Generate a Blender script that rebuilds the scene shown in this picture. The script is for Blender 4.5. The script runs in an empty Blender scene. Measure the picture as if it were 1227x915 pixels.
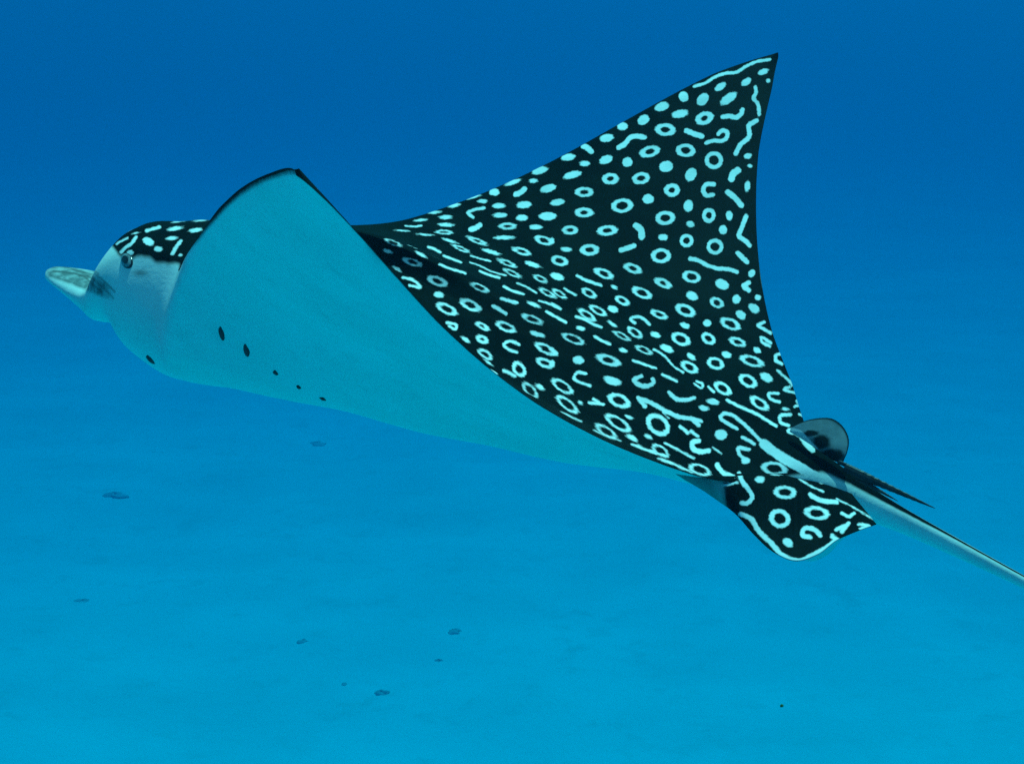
import bpy, math, random
import numpy as np
from mathutils import Vector, Matrix, kdtree

# ------------------------------------------------------------------ camera, world, sun
FPX, CX, CY = 2000.0, 613.5, 457.5          # focal length and centre, in photograph pixels
PITCH = math.radians(13.6)
CAM = np.array([0.0, 0.0, 20.0])
SUN_EL, SUN_AZ = math.radians(65), math.radians(18)   # azimuth the light comes from (clockwise from +Y)
EXPOSURE = 0.05

scn = bpy.context.scene
col = scn.collection
cam = bpy.data.objects.new('camera', bpy.data.cameras.new('camera'))
cam.data.sensor_width = 36.0
cam.data.lens = FPX / 1227 * 36.0
cam.data.clip_start = 0.05
cam.data.clip_end = 5000
cam.location = CAM
cam.rotation_euler = (math.pi / 2 - PITCH, 0, 0)
col.objects.link(cam)
scn.camera = cam

world = bpy.data.worlds.new('World')
scn.world = world
world.use_nodes = True
nt = world.node_tree
sky = nt.nodes.new('ShaderNodeTexSky')
sky.sky_type = 'NISHITA'
sky.sun_disc = False
sky.sun_elevation = SUN_EL
sky.sun_rotation = SUN_AZ
nt.links.new(sky.outputs['Color'], nt.nodes['Background'].inputs['Color'])
nt.nodes['Background'].inputs['Strength'].default_value = 0.10

sun = bpy.data.objects.new('sun', bpy.data.lights.new('sun', 'SUN'))
sun.data.energy = 3.8
sun.data.angle = math.radians(0.6)
sun.data.color = (1.0, 0.96, 0.9)
sd = Vector((math.sin(SUN_AZ) * math.cos(SUN_EL), math.cos(SUN_AZ) * math.cos(SUN_EL), math.sin(SUN_EL)))
sun.rotation_euler = sd.to_track_quat('Z', 'Y').to_euler()
sun.location = (0, 0, 40)
col.objects.link(sun)

scn.view_settings.view_transform = 'Standard'
scn.view_settings.look = 'None'
scn.view_settings.gamma = 1.0
scn.view_settings.use_curve_mapping = False
scn.view_settings.exposure = EXPOSURE
scn.render.engine = 'CYCLES'
cy = scn.cycles
cy.use_denoising = False      # the photograph is grainy; a little render grain stays
cy.max_bounces = 8
cy.diffuse_bounces = 3
cy.glossy_bounces = 2
cy.volume_bounces = 3
cy.transparent_max_bounces = 8
cy.use_light_tree = True

# ------------------------------------------------------------------ helpers
CP, SP = math.cos(PITCH), math.sin(PITCH)
RIGHT, DOWN, FWD = np.array([1.0, 0, 0]), np.array([0, -SP, -CP]), np.array([0, CP, -SP])


def to_world(P):
    """camera-frame metres (right, down, away) to world metres"""
    return CAM + P[..., :1] * RIGHT + P[..., 1:2] * DOWN + P[..., 2:3] * FWD


def unproject(x, y, z):
    return np.array([(x - CX) / FPX * z, (y - CY) / FPX * z, z])


def pix(P):
    return np.stack([CX + FPX * P[..., 0] / P[..., 2], CY + FPX * P[..., 1] / P[..., 2]], -1)


def seabed_point(x, y):
    d = to_world(unproject(x, y, 1.0)) - CAM
    return CAM + d * (-CAM[2] / d[2])


def mesh_obj(name, verts, faces, mat, parent=None, smooth=True, attrs=None):
    me = bpy.data.meshes.new(name)
    verts = np.asarray(verts, dtype=np.float32)
    if isinstance(faces, np.ndarray):
        n, k = faces.shape
        me.vertices.add(len(verts))
        me.vertices.foreach_set('co', verts.ravel())
        me.loops.add(n * k)
        me.loops.foreach_set('vertex_index', faces.astype(np.int32).ravel())
        me.polygons.add(n)
        me.polygons.foreach_set('loop_start', np.arange(0, n * k, k, dtype=np.int32))
        me.update(calc_edges=True)
    else:
        me.from_pydata(verts.tolist(), [], faces)
    if smooth:
        me.polygons.foreach_set('use_smooth', np.ones(len(me.polygons), dtype=bool))
    for k, v in (attrs or {}).items():
        a = me.attributes.new(k, 'FLOAT', 'POINT')
        a.data.foreach_set('value', np.asarray(v, dtype=np.float32).ravel())
    me.materials.append(mat)
    me.validate()
    o = bpy.data.objects.new(name, me)
    col.objects.link(o)
    if parent is not None:
        o.parent = parent
    return o


def material(name):
    m = bpy.data.materials.new(name)
    m.use_nodes = True
    return m, m.node_tree, m.node_tree.nodes['Principled BSDF']


def node(t, kind, **kw):
    n = t.nodes.new(kind)
    for k, v in kw.items():
        if k in n.inputs.keys():
            n.inputs[k].default_value = v
        else:
            setattr(n, k, v)
    return n


def attr(t, name):
    n = t.nodes.new('ShaderNodeAttribute')
    n.attribute_name = name
    return n.outputs['Fac']


def step(t, src, lo, hi):
    n = node(t, 'ShaderNodeMapRange', interpolation_type='SMOOTHSTEP')
    n.inputs['From Min'].default_value = lo
    n.inputs['From Max'].default_value = hi
    t.links.new(src, n.inputs['Value'])
    return n.outputs['Result']


def mix(t, fac, a, b):
    n = t.nodes.new('ShaderNodeMix')
    n.data_type = 'RGBA'
    for sock, v in ((n.inputs['Factor'], fac), (n.inputs[6], a), (n.inputs[7], b)):
        if isinstance(v, (tuple, list)):
            sock.default_value = tuple(v) + (1.0,) if len(v) == 3 else v
        elif isinstance(v, (int, float)):
            sock.default_value = v
        else:
            t.links.new(v, sock)
    return n.outputs[2]


def noise(t, scale, detail=3.0, rough=0.55):
    tc = t.nodes.new('ShaderNodeTexCoord')
    n = node(t, 'ShaderNodeTexNoise', Scale=scale, Detail=detail, Roughness=rough)
    t.links.new(tc.outputs['Object'], n.inputs['Vector'])
    return n.outputs['Fac']


def math_node(t, op, a, b):
    n = node(t, 'ShaderNodeMath', operation=op)
    for i, v in enumerate((a, b)):
        if isinstance(v, (int, float)):
            n.inputs[i].default_value = v
        else:
            t.links.new(v, n.inputs[i])
    return n.outputs[0]


# ------------------------------------------------------------------ materials
def skin_material():
    m, t, b = material('ray_skin')
    edge, spot = attr(t, 'edge'), attr(t, 'spot')
    wob = math_node(t, 'MULTIPLY', math_node(t, 'SUBTRACT', noise(t, 90, 2), 0.5), 0.0018)
    dors = step(t, math_node(t, 'ADD', edge, wob), -0.0025, 0.0025)
    sw = math_node(t, 'MULTIPLY', math_node(t, 'SUBTRACT', noise(t, 160, 2), 0.5), 0.0035)
    spt = step(t, math_node(t, 'ADD', spot, sw), -0.0012, 0.0010)     # 1 outside the spots
    n1 = noise(t, 9, 5)
    dark = mix(t, step(t, n1, 0.35, 0.7), (0.003, 0.006, 0.005), (0.007, 0.012, 0.010))
    pale = mix(t, step(t, noise(t, 45, 3), 0.35, 0.65), (0.86, 0.87, 0.86), (0.94, 0.94, 0.93))
    belly = mix(t, step(t, noise(t, 5, 6, 0.6), 0.3, 0.72), (0.76, 0.81, 0.76), (0.87, 0.91, 0.87))
    beak = mix(t, step(t, noise(t, 60, 4), 0.35, 0.7), (0.16, 0.21, 0.21), (0.46, 0.52, 0.51))
    belly = mix(t, math_node(t, 'MULTIPLY', step(t, noise(t, 22, 6, 0.7), 0.52, 0.75), 0.35), belly, (0.50, 0.56, 0.54))
    belly = mix(t, attr(t, 'beak'), belly, beak)
    belly = mix(t, attr(t, 'stain_and_shade'), belly, (0.05, 0.06, 0.06))
    pale = mix(t, math_node(t, 'MULTIPLY', step(t, noise(t, 14, 3), 0.45, 0.7), 0.3), pale, (0.42, 0.48, 0.46))
    top = mix(t, spt, pale, dark)
    t.links.new(mix(t, dors, belly, top), b.inputs['Base Color'])
    b.inputs['Roughness'].default_value = 0.5
    b.inputs['Specular IOR Level'].default_value = 0.004
    bp = node(t, 'ShaderNodeBump', Strength=0.25, Distance=0.002)
    t.links.new(noise(t, 140, 4), bp.inputs['Height'])
    t.links.new(bp.outputs['Normal'], b.inputs['Normal'])
    return m


def plain(name, c0, c1, scale, rough, spec=0.4, bump=0.0):
    m, t, b = material(name)
    n = noise(t, scale, 4)
    t.links.new(mix(t, step(t, n, 0.3, 0.7), c0, c1), b.inputs['Base Color'])
    b.inputs['Roughness'].default_value = rough
    b.inputs['Specular IOR Level'].default_value = spec
    if bump:
        bp = node(t, 'ShaderNodeBump', Strength=0.6, Distance=bump)
        t.links.new(n, bp.inputs['Height'])
        t.links.new(bp.outputs['Normal'], b.inputs['Normal'])
    return m


SKIN = skin_material()
BLACK = plain('dark_slit', (0.008, 0.012, 0.014), (0.03, 0.04, 0.045), 120, 0.7)
SPINE = plain('tail_spine_horn', (0.010, 0.012, 0.014), (0.03, 0.035, 0.04), 80, 0.5)
IRIS = plain('eye_iris', (0.10, 0.13, 0.14), (0.30, 0.34, 0.34), 220, 0.25, 0.6)
PUPIL = plain('eye_pupil', (0.004, 0.005, 0.006), (0.01, 0.012, 0.014), 100, 0.15, 0.7)
CORAL = plain('coral_head_rock', (0.46, 0.45, 0.41), (0.62, 0.60, 0.55), 2.5, 0.9, 0.1, 0.05)
ALGAE = plain('algae', (0.05, 0.16, 0.05), (0.10, 0.24, 0.08), 300, 0.8, 0.1)


def fin_material():
    m, t, b = material('dorsal_fin_skin')
    edge, spot = attr(t, 'edge'), attr(t, 'spot')
    pale = mix(t, step(t, noise(t, 40, 3), 0.3, 0.7), (0.15, 0.19, 0.21), (0.27, 0.32, 0.34))
    c = mix(t, step(t, edge, 0.0, 0.004), (0.008, 0.012, 0.012), pale)
    c = mix(t, step(t, math_node(t, 'ADD', spot, math_node(t, 'MULTIPLY', math_node(t, 'SUBTRACT', noise(t, 70, 3), .5), .012)), -0.004, 0.004), (0.010, 0.014, 0.014), c)
    c = mix(t, step(t, attr(t, 'white'), -.0012, .0012), (.70, .73, .72), c)
    t.links.new(c, b.inputs['Base Color'])
    b.inputs['Roughness'].default_value = 0.6
    b.inputs['Specular IOR Level'].default_value = 0.02
    return m


DFIN = fin_material()

# ------------------------------------------------------------------ seabed and water
def sand_height(X, Y):
    return (0.22 * np.sin(X * 0.21 + 1.3 * np.sin(Y * 0.13)) + 0.18 * np.sin(Y * 0.31 + 1.7 * np.sin(X * 0.17))
            + 0.12 * np.sin(0.55 * X + 0.8 * Y) * np.sin(0.37 * X - 0.61 * Y) - 0.35)


def seabed():
    m, t, b = material('seabed_sand')
    tc = t.nodes.new('ShaderNodeTexCoord')
    def nz(scale, detail, sx=1.0, sy=1.0):
        mp = node(t, 'ShaderNodeMapping')
        mp.inputs['Scale'].default_value = (sx, sy, 1)
        t.links.new(tc.outputs['Object'], mp.inputs['Vector'])
        n = node(t, 'ShaderNodeTexNoise', Scale=scale, Detail=detail, Roughness=0.62)
        t.links.new(mp.outputs['Vector'], n.inputs['Vector'])
        return n.outputs['Fac']
    c = mix(t, step(t, nz(0.16, 6), 0.38, 0.62), (0.75, 0.74, 0.70), (0.81, 0.80, 0.76))
    c = mix(t, step(t, nz(0.9, 5), 0.25, 0.50), (0.69, 0.68, 0.63), c)
    t.links.new(c, b.inputs['Base Color'])
    b.inputs['Roughness'].default_value = 0.95
    b.inputs['Specular IOR Level'].default_value = 0.05
    bp = node(t, 'ShaderNodeBump', Strength=0.5, Distance=0.12)
    t.links.new(nz(0.7, 6), bp.inputs['Height'])
    t.links.new(bp.outputs['Normal'], b.inputs['Normal'])
    # one sheet: fine rolling sand in view, coarse out to the horizon
    gx = np.concatenate([-np.geomspace(1800, 90, 24), np.linspace(-85, 85, 171), np.geomspace(90, 1800, 24)])
    gy = np.concatenate([-np.geomspace(1800, 30, 18), np.linspace(-25, 170, 196), np.geomspace(176, 1800, 22)])
    X, Y = np.meshgrid(gx, gy, indexing='ij')
    Z = sand_height(X, Y)
    V = np.stack([X, Y, Z], -1).reshape(-1, 3)
    nx, ny = len(gx), len(gy)
    i, j = np.meshgrid(np.arange(nx - 1), np.arange(ny - 1), indexing='ij')
    a = (i * ny + j).ravel()
    o = mesh_obj('seabed', V, np.stack([a, a + ny, a + ny + 1, a + 1], 1), m)
    o['kind'] = 'structure'
    return o


seabed()


def haze():
    m = bpy.data.materials.new('sea_water')
    m.use_nodes = True
    t = m.node_tree
    t.nodes.remove(t.nodes['Principled BSDF'])
    v = t.nodes.new('ShaderNodeVolumePrincipled')
    # per-metre coefficients of the water: scattering and absorption for red, green, blue
    S, A, D = (0.0, 0.0042, 0.0072), (0.27, 0.0160, 0.0078), 0.27
    c = [s / D for s in S]
    v.inputs['Density'].default_value = D
    v.inputs['Color'].default_value = (*c, 1)
    v.inputs['Absorption Color'].default_value = (*[max(0.0, 1 - A[i] / (D * (1 - c[i]))) ** 2 for i in range(3)], 1)
    v.inputs['Anisotropy'].default_value = 0.4
    t.links.new(v.outputs['Volume'], t.nodes['Material Output'].inputs['Volume'])
    L, z0, z1 = 1900.0, -2.0, 23.0
    V = [(sx * L, sy * L, z) for z in (z0, z1) for sx, sy in ((-1, -1), (1, -1), (1, 1), (-1, 1))]
    o = mesh_obj('haze', V, [(0, 3, 2, 1), (4, 5, 6, 7), (0, 1, 5, 4), (1, 2, 6, 5), (2, 3, 7, 6), (3, 0, 4, 7)], m, smooth=False)
    o['kind'] = 'stuff'


haze()

# ------------------------------------------------------------------ the eagle ray: body plan
# pose and flex of the animal, found by fitting an eagle ray's plan to the outline in the photograph
(YAW, PIT, ROLL, TX, TY, TZ, TRL, TTL, TRR, TTR, XTIP, XLE, XTE, PLE, QTE, LAGL, LAGR, LX) = (
    0.32882, 0.41605, 0.13116, -0.08929, -0.01064, 2.4507, 0.47222, 0.78459, 0.21921, 0.47677,
    0.8167, 0.24368, 1.20567, 1.24757, 0.59448, -0.33641, 0.184, 1.08127)
HALF = 1.05


def rot3(a, b, c):
    ca, sa, cb, sb, cc, sc = math.cos(a), math.sin(a), math.cos(b), math.sin(b), math.cos(c), math.sin(c)
    Ry = np.array([[ca, 0, sa], [0, 1, 0], [-sa, 0, ca]])
    Rx = np.array([[1, 0, 0], [0, cb, -sb], [0, sb, cb]])
    Rz = np.array([[cc, -sc, 0], [sc, cc, 0], [0, 0, 1]])
    return Rz @ Rx @ Ry


ROT = rot3(YAW, PIT, ROLL)
TRA = np.array([TX, TY, TZ])


def ip(x, xs, ys):
    """smooth (Catmull-Rom style) 1-D interpolation"""
    xs, ys = np.asarray(xs, float), np.asarray(ys, float)
    d = np.gradient(ys, xs)
    i = np.clip(np.searchsorted(xs, x) - 1, 0, len(xs) - 2)
    h = xs[i + 1] - xs[i]
    t = np.clip((x - xs[i]) / h, 0, 1)
    return ((1 + 2 * t) * (1 - t) ** 2 * ys[i] + t * (1 - t) ** 2 * h * d[i]
            + t * t * (3 - 2 * t) * ys[i + 1] + t * t * (t - 1) * h * d[i + 1])


BX = [0, .006, .02, .045, .075, .1, .13, .18, .25, .40, .60, .80, 1.0, 1.08, 1.14, 1.20, 1.25, 1.35, 1.45, 1.7, 2.3, 3.3]
BA = [.006, .016, .029, .044, .056, .066, .082, .103, .115, .135, .145, .13, .095, .072, .048, .028, .0180, .0112, .0076, .0060, .0045, .002]


def half_body(x):
    return ip(x, BX, BA)


def half_wing(x):
    f = np.maximum(x - XLE, 1e-9) / (XTIP - XLE)
    r = np.maximum(XTE - x, 1e-9) / (XTE - XTIP)
    f, r = np.maximum(f ** (1 / PLE), 1e-3), np.maximum(r ** (1 / QTE), 1e-3)
    m = np.minimum(f, r)
    return np.where(m <= 1e-3, 0, HALF * 1.006 * m * ((m / f) ** 70 + (m / r) ** 70) ** (-1 / 70))   # tips a little rounded


def half_width(x):
    a, w = half_body(x), half_wing(x)
    return (a ** 6 + w ** 6) ** (1 / 6)


RX = [0, .006, .024, .05, .075, .095, .104, .115, .15, .19, .24, .35, .5, .7, .85, 1.0, 1.1, 1.16, 1.22, 1.35, 1.45, 1.7, 2.3, 3.3]
RU = [.005, .010, .015, .021, .026, .028, .034, .053, .067, .059, .070, .106, .144, .112, .083, .055, .042, .033, .022, .0115, .0075, .0060, .0045, .002]
RD = [.005, .008, .009, .012, .020, .033, .045, .068, .098, .150, .176, .128, .080, .058, .046, .034, .033, .033, .022, .0115, .0075, .0060, .0045, .002]


def rise(x):   # height of the back above, and of the belly below, the wing plane; and the drop of the middle line
    up = ip(x, RX, RU)
    dn = ip(x, RX, RD)
    cz = ip(x, [0, .024, .05, .075, .095, .104, .115, .15, .2, .3, .42, .50, .57, .64, .72, .80, .90], [-.012, -.014, -.018, -.022, -.020, -.014, .010, .046, .070, .060, .030, .0125, .0035, .0005, .0, .0, .0])
    s = np.maximum(0, x - 1.08)
    cz = np.where(x > .80, 0, cz) - 0.262 * s * s / (s + 0.10)
    return up, dn, cz


def bend(s, x, sgn):
    """lateral arc length s at station x -> (lateral, up, slope angle), the wings flexed upwards"""
    tr, tt, lag = np.where(sgn < 0, TRL, TRR), np.where(sgn < 0, TTL, TTR), np.where(sgn < 0, LAGL, LAGR)
    k = 1 + lag * (np.clip(x, 0.2, 1.3) - 0.75) / 0.4
    n = 36
    y = np.zeros_like(s); z = np.zeros_like(s); th0 = np.zeros_like(s); eta = s / HALF
    for q in range(1, n + 1):
        u = eta * q / n
        th = (tr + (tt - tr) * u) * k * np.minimum(1, u / .1)
        tm = .5 * (th + th0)
        y += np.cos(tm) * s / n
        z += np.sin(tm) * s / n
        th0 = th
    return y, z, th0


def body_frame(x, s, n, sgn, cz=0.0):
    y, z, th = bend(s, x, sgn)
    return np.stack([x * LX - 0.7, -(z + cz + n * np.cos(th)), sgn * (y - n * np.sin(th))], -1)


def cam_frame(x, s, n, sgn, cz=0.0):
    return body_frame(x, s, n, sgn, cz) @ ROT.T + TRA


# small smooth correction (RBF in 3-D) that brings the outline onto the measured one
def edge_pt(eta, sgn, lead):
    x = XLE + (XTIP - XLE) * eta ** PLE if lead else XTE + (XTIP - XTE) * eta ** QTE
    e = np.array([eta])
    return cam_frame(np.array([x]), e * HALF, 0 * e, np.array([sgn]), rise(np.array([x]))[2])[0]


def build_warp():
    src, dst = [], []
    data = [(-1, True, [(222, 320), (240, 285), (265, 250), (300, 222), (330, 210)]),
            (-1, False, [(400, 246), (440, 291), (490, 347), (530, 391), (580, 436), (640, 481), (710, 521), (780, 551), (850, 574)]),
            (1, True, [(480, 268), (560, 240), (660, 195), (760, 140), (860, 87), (900, 73)]),
            (1, False, [(925, 105), (908, 180), (906, 280), (912, 340), (925, 400), (950, 460)])]
    for sgn, lead, pts in data:
        ee = np.linspace(.12, 1, 300)
        c = np.array([edge_pt(e, sgn, lead) for e in ee])
        pc = pix(c)
        for q in pts:
            i = np.argmin(((pc - q) ** 2).sum(1))
            src.append(c[i]); dst.append(q)
    for sgn, q in ((-1, (354, 207)), (1, (935, 65))):
        src.append(edge_pt(1.0, sgn, True)); dst.append(q)
    src.append(edge_pt(.13, -1, True)); dst.append((214, 334))
    for x, q in ((0.0, (57, 326)), (0.5, None), (.75, None), (1.0, None)):
        c = cam_frame(np.array([x]), np.zeros(1), np.zeros(1), np.ones(1), rise(np.array([x]))[2])[0]
        src.append(c); dst.append(q if q else tuple(pix(c)))
    src, dst = np.array(src), np.array(dst, float)
    d = (dst - pix(src)) / FPX * src[:, 2:]
    r = np.linalg.norm(src[:, None] - src[None], axis=-1)
    W = np.linalg.solve(np.exp(-(r / .45) ** 1.5) + 0.02 * np.eye(len(src)), d)
    return src, W


WS, WW = build_warp()


def warp(P):
    out = P.copy()
    d = np.zeros(P.shape[:-1] + (2,))
    for c, w in zip(WS, WW):
        d += np.exp(-(np.linalg.norm(P - c, axis=-1) / .45) ** 1.5)[..., None] * w
    out[..., :2] += d
    return out


# ------------------------------------------------------------------ body mesh (one continuous surface, snout to tail tip)
NX1, NX2, MD, MV = 720, 80, 430, 110
xs = np.concatenate([1.30 * (np.linspace(0, 1, NX1) ** 1.0), 1.30 + 2.0 * np.linspace(0, 1, NX2 + 1)[1:] ** 1.4])
xs[0] = 0.0004
NX = len(xs)
td = np.linspace(-1, 1, 2 * MD + 1)
tv = np.linspace(1, -1, 2 * MV + 1)[1:-1]
tv = np.sign(tv) * np.sin(np.abs(tv) * math.pi / 2) ** 1.0    # finer towards the edge
T = np.concatenate([td, tv])
ISD = np.concatenate([np.ones(len(td)), np.zeros(len(tv))]).astype(bool)
K = len(T)
xg = np.repeat(xs[:, None], K, 1)
tg = np.repeat(T[None], NX, 0)
dg = np.repeat(ISD[None], NX, 0)
sgn = np.where(tg < 0, -1.0, 1.0)
at = np.abs(tg)
wx, ax = half_width(xs)[:, None], half_body(xs)[:, None]
up, dn, cz = [v[:, None] for v in rise(xs)]
kw = np.clip((wx / ax - 1.1) / 0.9, 0, 1); kw = kw * kw * (3 - 2 * kw)
sig = (1 - kw) * np.sin(at * math.pi / 2) + kw * (0.72 * at + 0.28 * np.sin(at * math.pi / 2))
sg_ = sig * wx
# chord fraction -> wing thickness
eta = np.clip(sg_ / HALF, 0, 1)
xle = XLE + (XTIP - XLE) * eta ** PLE
xte = XTE + (XTIP - XTE) * eta ** QTE
cf = np.clip((xg - xle) / np.maximum(xte - xle, 1e-4), 0, 1)
prof = np.sqrt(np.maximum(cf, 0)) * (1 - cf) * 2.6
thick = (0.030 * (1 - eta) ** 0.9 + 0.004) * prof
ell = np.sqrt(np.maximum(0, 1 - sig ** 2))
ed0 = (wx - sg_) / np.sqrt(1 + np.gradient(half_width(xs), xs)[:, None] ** 2)
ra = sg_ / ax
bump_up = np.exp(-(ra / 1.45) ** 2 * 1.0)
bump_dn = np.exp(-(ra / 1.35) ** 2.4 * 1.0)
edge_fade = np.clip((1 - sig) / 0.10, 0, 1); edge_fade = np.sqrt(edge_fade * (2 - edge_fade))
wing_up = (up * bump_up) * edge_fade + thick
wing_dn = (dn * bump_dn) * edge_fade + thick * 0.6
nd = (1 - kw) * up * ell + kw * wing_up
nv = (1 - kw) * dn * ell + kw * wing_dn
ripple = 0.0022 * np.sin(eta * 26 + 5 * cf + 2 * np.sin(7 * cf)) * np.clip(ed0 / .08, 0, 1) + 0.0015 * np.sin(xg * 31 + eta * 9) * np.clip(ed0 / .08, 0, 1)
nv = nv + kw * ripple * (xg < 1.05)
n_off = np.where(dg, nd, -nv)
# rim at least a few millimetres thick where the two faces meet
CAMP = warp(cam_frame(xg, sg_, n_off, sgn, cz))
PIXG = pix(CAMP)

# attributes: signed distance to the outline (dorsal +, ventral -)
dw = np.gradient(half_width(xs), xs)[:, None]
ed = (wx - sg_) / np.sqrt(1 + dw ** 2)
edge = np.where(dg, ed + 0.003, 0.0052 * np.clip((eta - .25) / .3, 0.0, 1) - ed - 0.001)
# head: measured border between spotted back and pale face
HB = np.array([(120, -200), (127, 290), (134, 297), (145, 307), (160, 309), (175, 308.5), (190, 313), (202, 317), (214, 317.5), (230, 318)], float)
yb = np.interp(PIXG[..., 0], HB[:, 0], HB[:, 1])
he = (yb - PIXG[..., 1] + 0.7 * np.sin(PIXG[..., 0] * .41) + 1.6 * np.sin(PIXG[..., 0] * .17 + 1)) / 760.0 * .45
mirror = np.concatenate([np.arange(2 * MD, -1, -1), np.arange(K - 1, 2 * MD, -1)])
he = np.where(tg <= 0, he, he[:, mirror])
hk = np.clip((wx / ax - 1.06) / 0.12, 0, 1)
edge = np.where(xg < 0.45, (1 - hk) * he + hk * edge, edge)
edge = np.where(xg < 0.07, -0.02, edge)
# tail: dark along the top, pale sides
ht = np.clip((xg - 1.10) / 0.06, 0, 1)
edge = (1 - ht) * edge + ht * np.where(dg, (np.interp(xg, [1.1, 1.2, 1.35, 1.5], [.5, .34, .16, .2]) - at) * 0.03, -0.02)
def px_dist(pts):
    """distance in photograph pixels from every surface point of the left half to a line, copied to the right half"""
    d = np.full(xg.shape, 1e3)
    for (x0, y0), (x1, y1) in zip(pts[:-1], pts[1:]):
        L2 = (x1 - x0) ** 2 + (y1 - y0) ** 2
        t = np.clip(((PIXG[..., 0] - x0) * (x1 - x0) + (PIXG[..., 1] - y0) * (y1 - y0)) / L2, 0, 1)
        d = np.minimum(d, np.hypot(PIXG[..., 0] - x0 - t * (x1 - x0), PIXG[..., 1] - y0 - t * (y1 - y0)))
    return np.where(tg <= 0, d, d[:, mirror])


head = (xg < 0.19)
beak = np.where(head, np.clip((np.interp(PIXG[..., 0], [57, 90, 105, 125, 140, 154], [9, 12, 13, 10, 6, 1]) - px_dist([(62, 325), (90, 332), (112, 340), (130, 350), (146, 362)])) / 4, 0, 1), 0)
beak = beak * np.clip((.19 - xg) / .03, 0, 1)
beak = np.where(dg & (xg < .08), np.maximum(beak, np.clip((.75 - at) / .3, 0, 1) * np.clip((.08 - xg) / .03, 0, 1)), beak)

# normals on the grid, for what can be seen
du = np.roll(CAMP, -1, 1) - np.roll(CAMP, 1, 1)
dv = np.gradient(CAMP, axis=0)
NRM = np.cross(dv, du)
facing = (NRM * CAMP).sum(-1)
mid = facing[NX1 // 2, MD + MD // 2]          # right wing's back faces the camera
facing = facing * (-np.sign(mid))
SGNN = -np.sign(mid)
# depth buffer on a 3-pixel raster
def zbuf(P):
    q = pix(P)
    i = np.clip((q[..., 0] / 3).astype(int), 0, 449); j = np.clip((q[..., 1] / 3).astype(int), 0, 349)
    return i, j
ZB = np.full((450, 350), 1e9)
i, j = zbuf(CAMP)
np.minimum.at(ZB, (i.ravel(), j.ravel()), CAMP[..., 2].ravel())
vis = (facing < 0) & (CAMP[..., 2] < ZB[i, j] + 0.09)

ROOT_C = CAMP[NX1 // 2, MD]
ROOT = to_world(ROOT_C)
ray = bpy.data.objects.new('eagle_ray', None)
ray.empty_display_size = 0.2
ray.location = ROOT
col.objects.link(ray)
ray['label'] = 'spotted eagle ray swimming with raised wings, black back covered in white rings'
ray['category'] = 'ray'


def local(P):
    return to_world(np.asarray(P, float)) - ROOT


# ------------------------------------------------------------------ pelvic fins (grids with thickness)
def spline(pts, n):
    pts = np.asarray(pts, float)
    d = np.concatenate([[0], np.cumsum(np.linalg.norm(np.diff(pts[:, :2], axis=0), axis=1))])
    t = np.linspace(0, d[-1], n)
    return np.stack([ip(t, d, pts[:, k]) for k in range(pts.shape[1])], -1)


def fin_grid(root, rim, nu, nv, thick, belly_of=None):
    """ruled sheet between a root line and a rim line (camera-frame points), rounded, with two faces"""
    v = np.linspace(0, 1, nv) ** 0.9
    mid = root[:, None] * (1 - v)[None, :, None] + rim[:, None] * v[None, :, None]
    du = np.gradient(mid, axis=0); dv = np.gradient(mid, axis=1)
    n = np.cross(du, dv); n /= np.maximum(np.linalg.norm(n, axis=-1, keepdims=True), 1e-9)
    u = np.linspace(0, 1, nu)
    th = thick * (1 - v[None]) ** .7 * np.minimum(1, v[None] / .25) ** .6 * (4 * u * (1 - u))[:, None] ** .35 + 0.0006
    return mid + n * th[..., None], mid - n * th[..., None], mid, u, v


def two_faced(name, A, Bm, mat, parent, attrsA, attrsB):
    nu, nv = A.shape[:2]
    V = np.concatenate([A.reshape(-1, 3), Bm.reshape(-1, 3)])
    i, j = np.meshgrid(np.arange(nu - 1), np.arange(nv - 1), indexing='ij')
    a = (i * nv + j).ravel(); o = nu * nv
    f = [np.stack([a, a + nv, a + nv + 1, a + 1], 1), np.stack([a + 1, a + nv + 1, a + nv, a], 1) + o]
    for idx in (np.arange(nu) * nv, np.arange(nu) * nv + nv - 1, np.arange(nv), np.arange(nv) + (nu - 1) * nv):
        f.append(np.stack([idx[:-1], idx[1:], idx[1:] + o, idx[:-1] + o], 1))
    at_ = {k: np.concatenate([attrsA[k].ravel(), attrsB[k].ravel()]) for k in attrsA}
    return mesh_obj(name, local(V), np.concatenate(f), mat, parent, attrs=at_)


ZP = CAMP[np.searchsorted(xs, 1.12), MD, 2]
rows = np.searchsorted(xs, np.linspace(1.03, 1.20, 120))
cols = np.interp(np.linspace(0, 1, 120), [0, .3, 1], [1.0, .84, .62])
ROOTL = np.array([CAMP[r, int(round((1 - c) * MD))] for r, c in zip(rows, cols)])
PE = spline([(842, 585, ZP - .05), (856, 596, ZP - .09), (880, 614, ZP - .13), (903, 640, ZP - .16), (928, 662, ZP - .185), (953, 672, ZP - .195), (980, 664, ZP - .19),
             (1003, 647, ZP - .17), (1028, 636, ZP - .14), (1050, 628, ZP - .105)], 120)
un = lambda Q: np.stack([(Q[:, 0] - CX) / FPX * Q[:, 2], (Q[:, 1] - CY) / FPX * Q[:, 2], Q[:, 2]], -1)
ROOTL[:, 2] += .016 * np.clip(1 - np.linspace(0, 1, 120) / .3, 0, 1)
ROOTL[:, 1] += .006 * np.clip(1 - np.linspace(0, 1, 120) / .3, 0, 1)
FA, FB, FM, fu, fv = fin_grid(ROOTL, un(PE), 120, 90, 0.006)
# which face looks at the camera
fn = np.cross(np.gradient(FM, axis=0), np.gradient(FM, axis=1))
if (fn * FM).sum() > 0:
    FA, FB = FB, FA          # FA is the face the camera sees (the fin's back)

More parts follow.
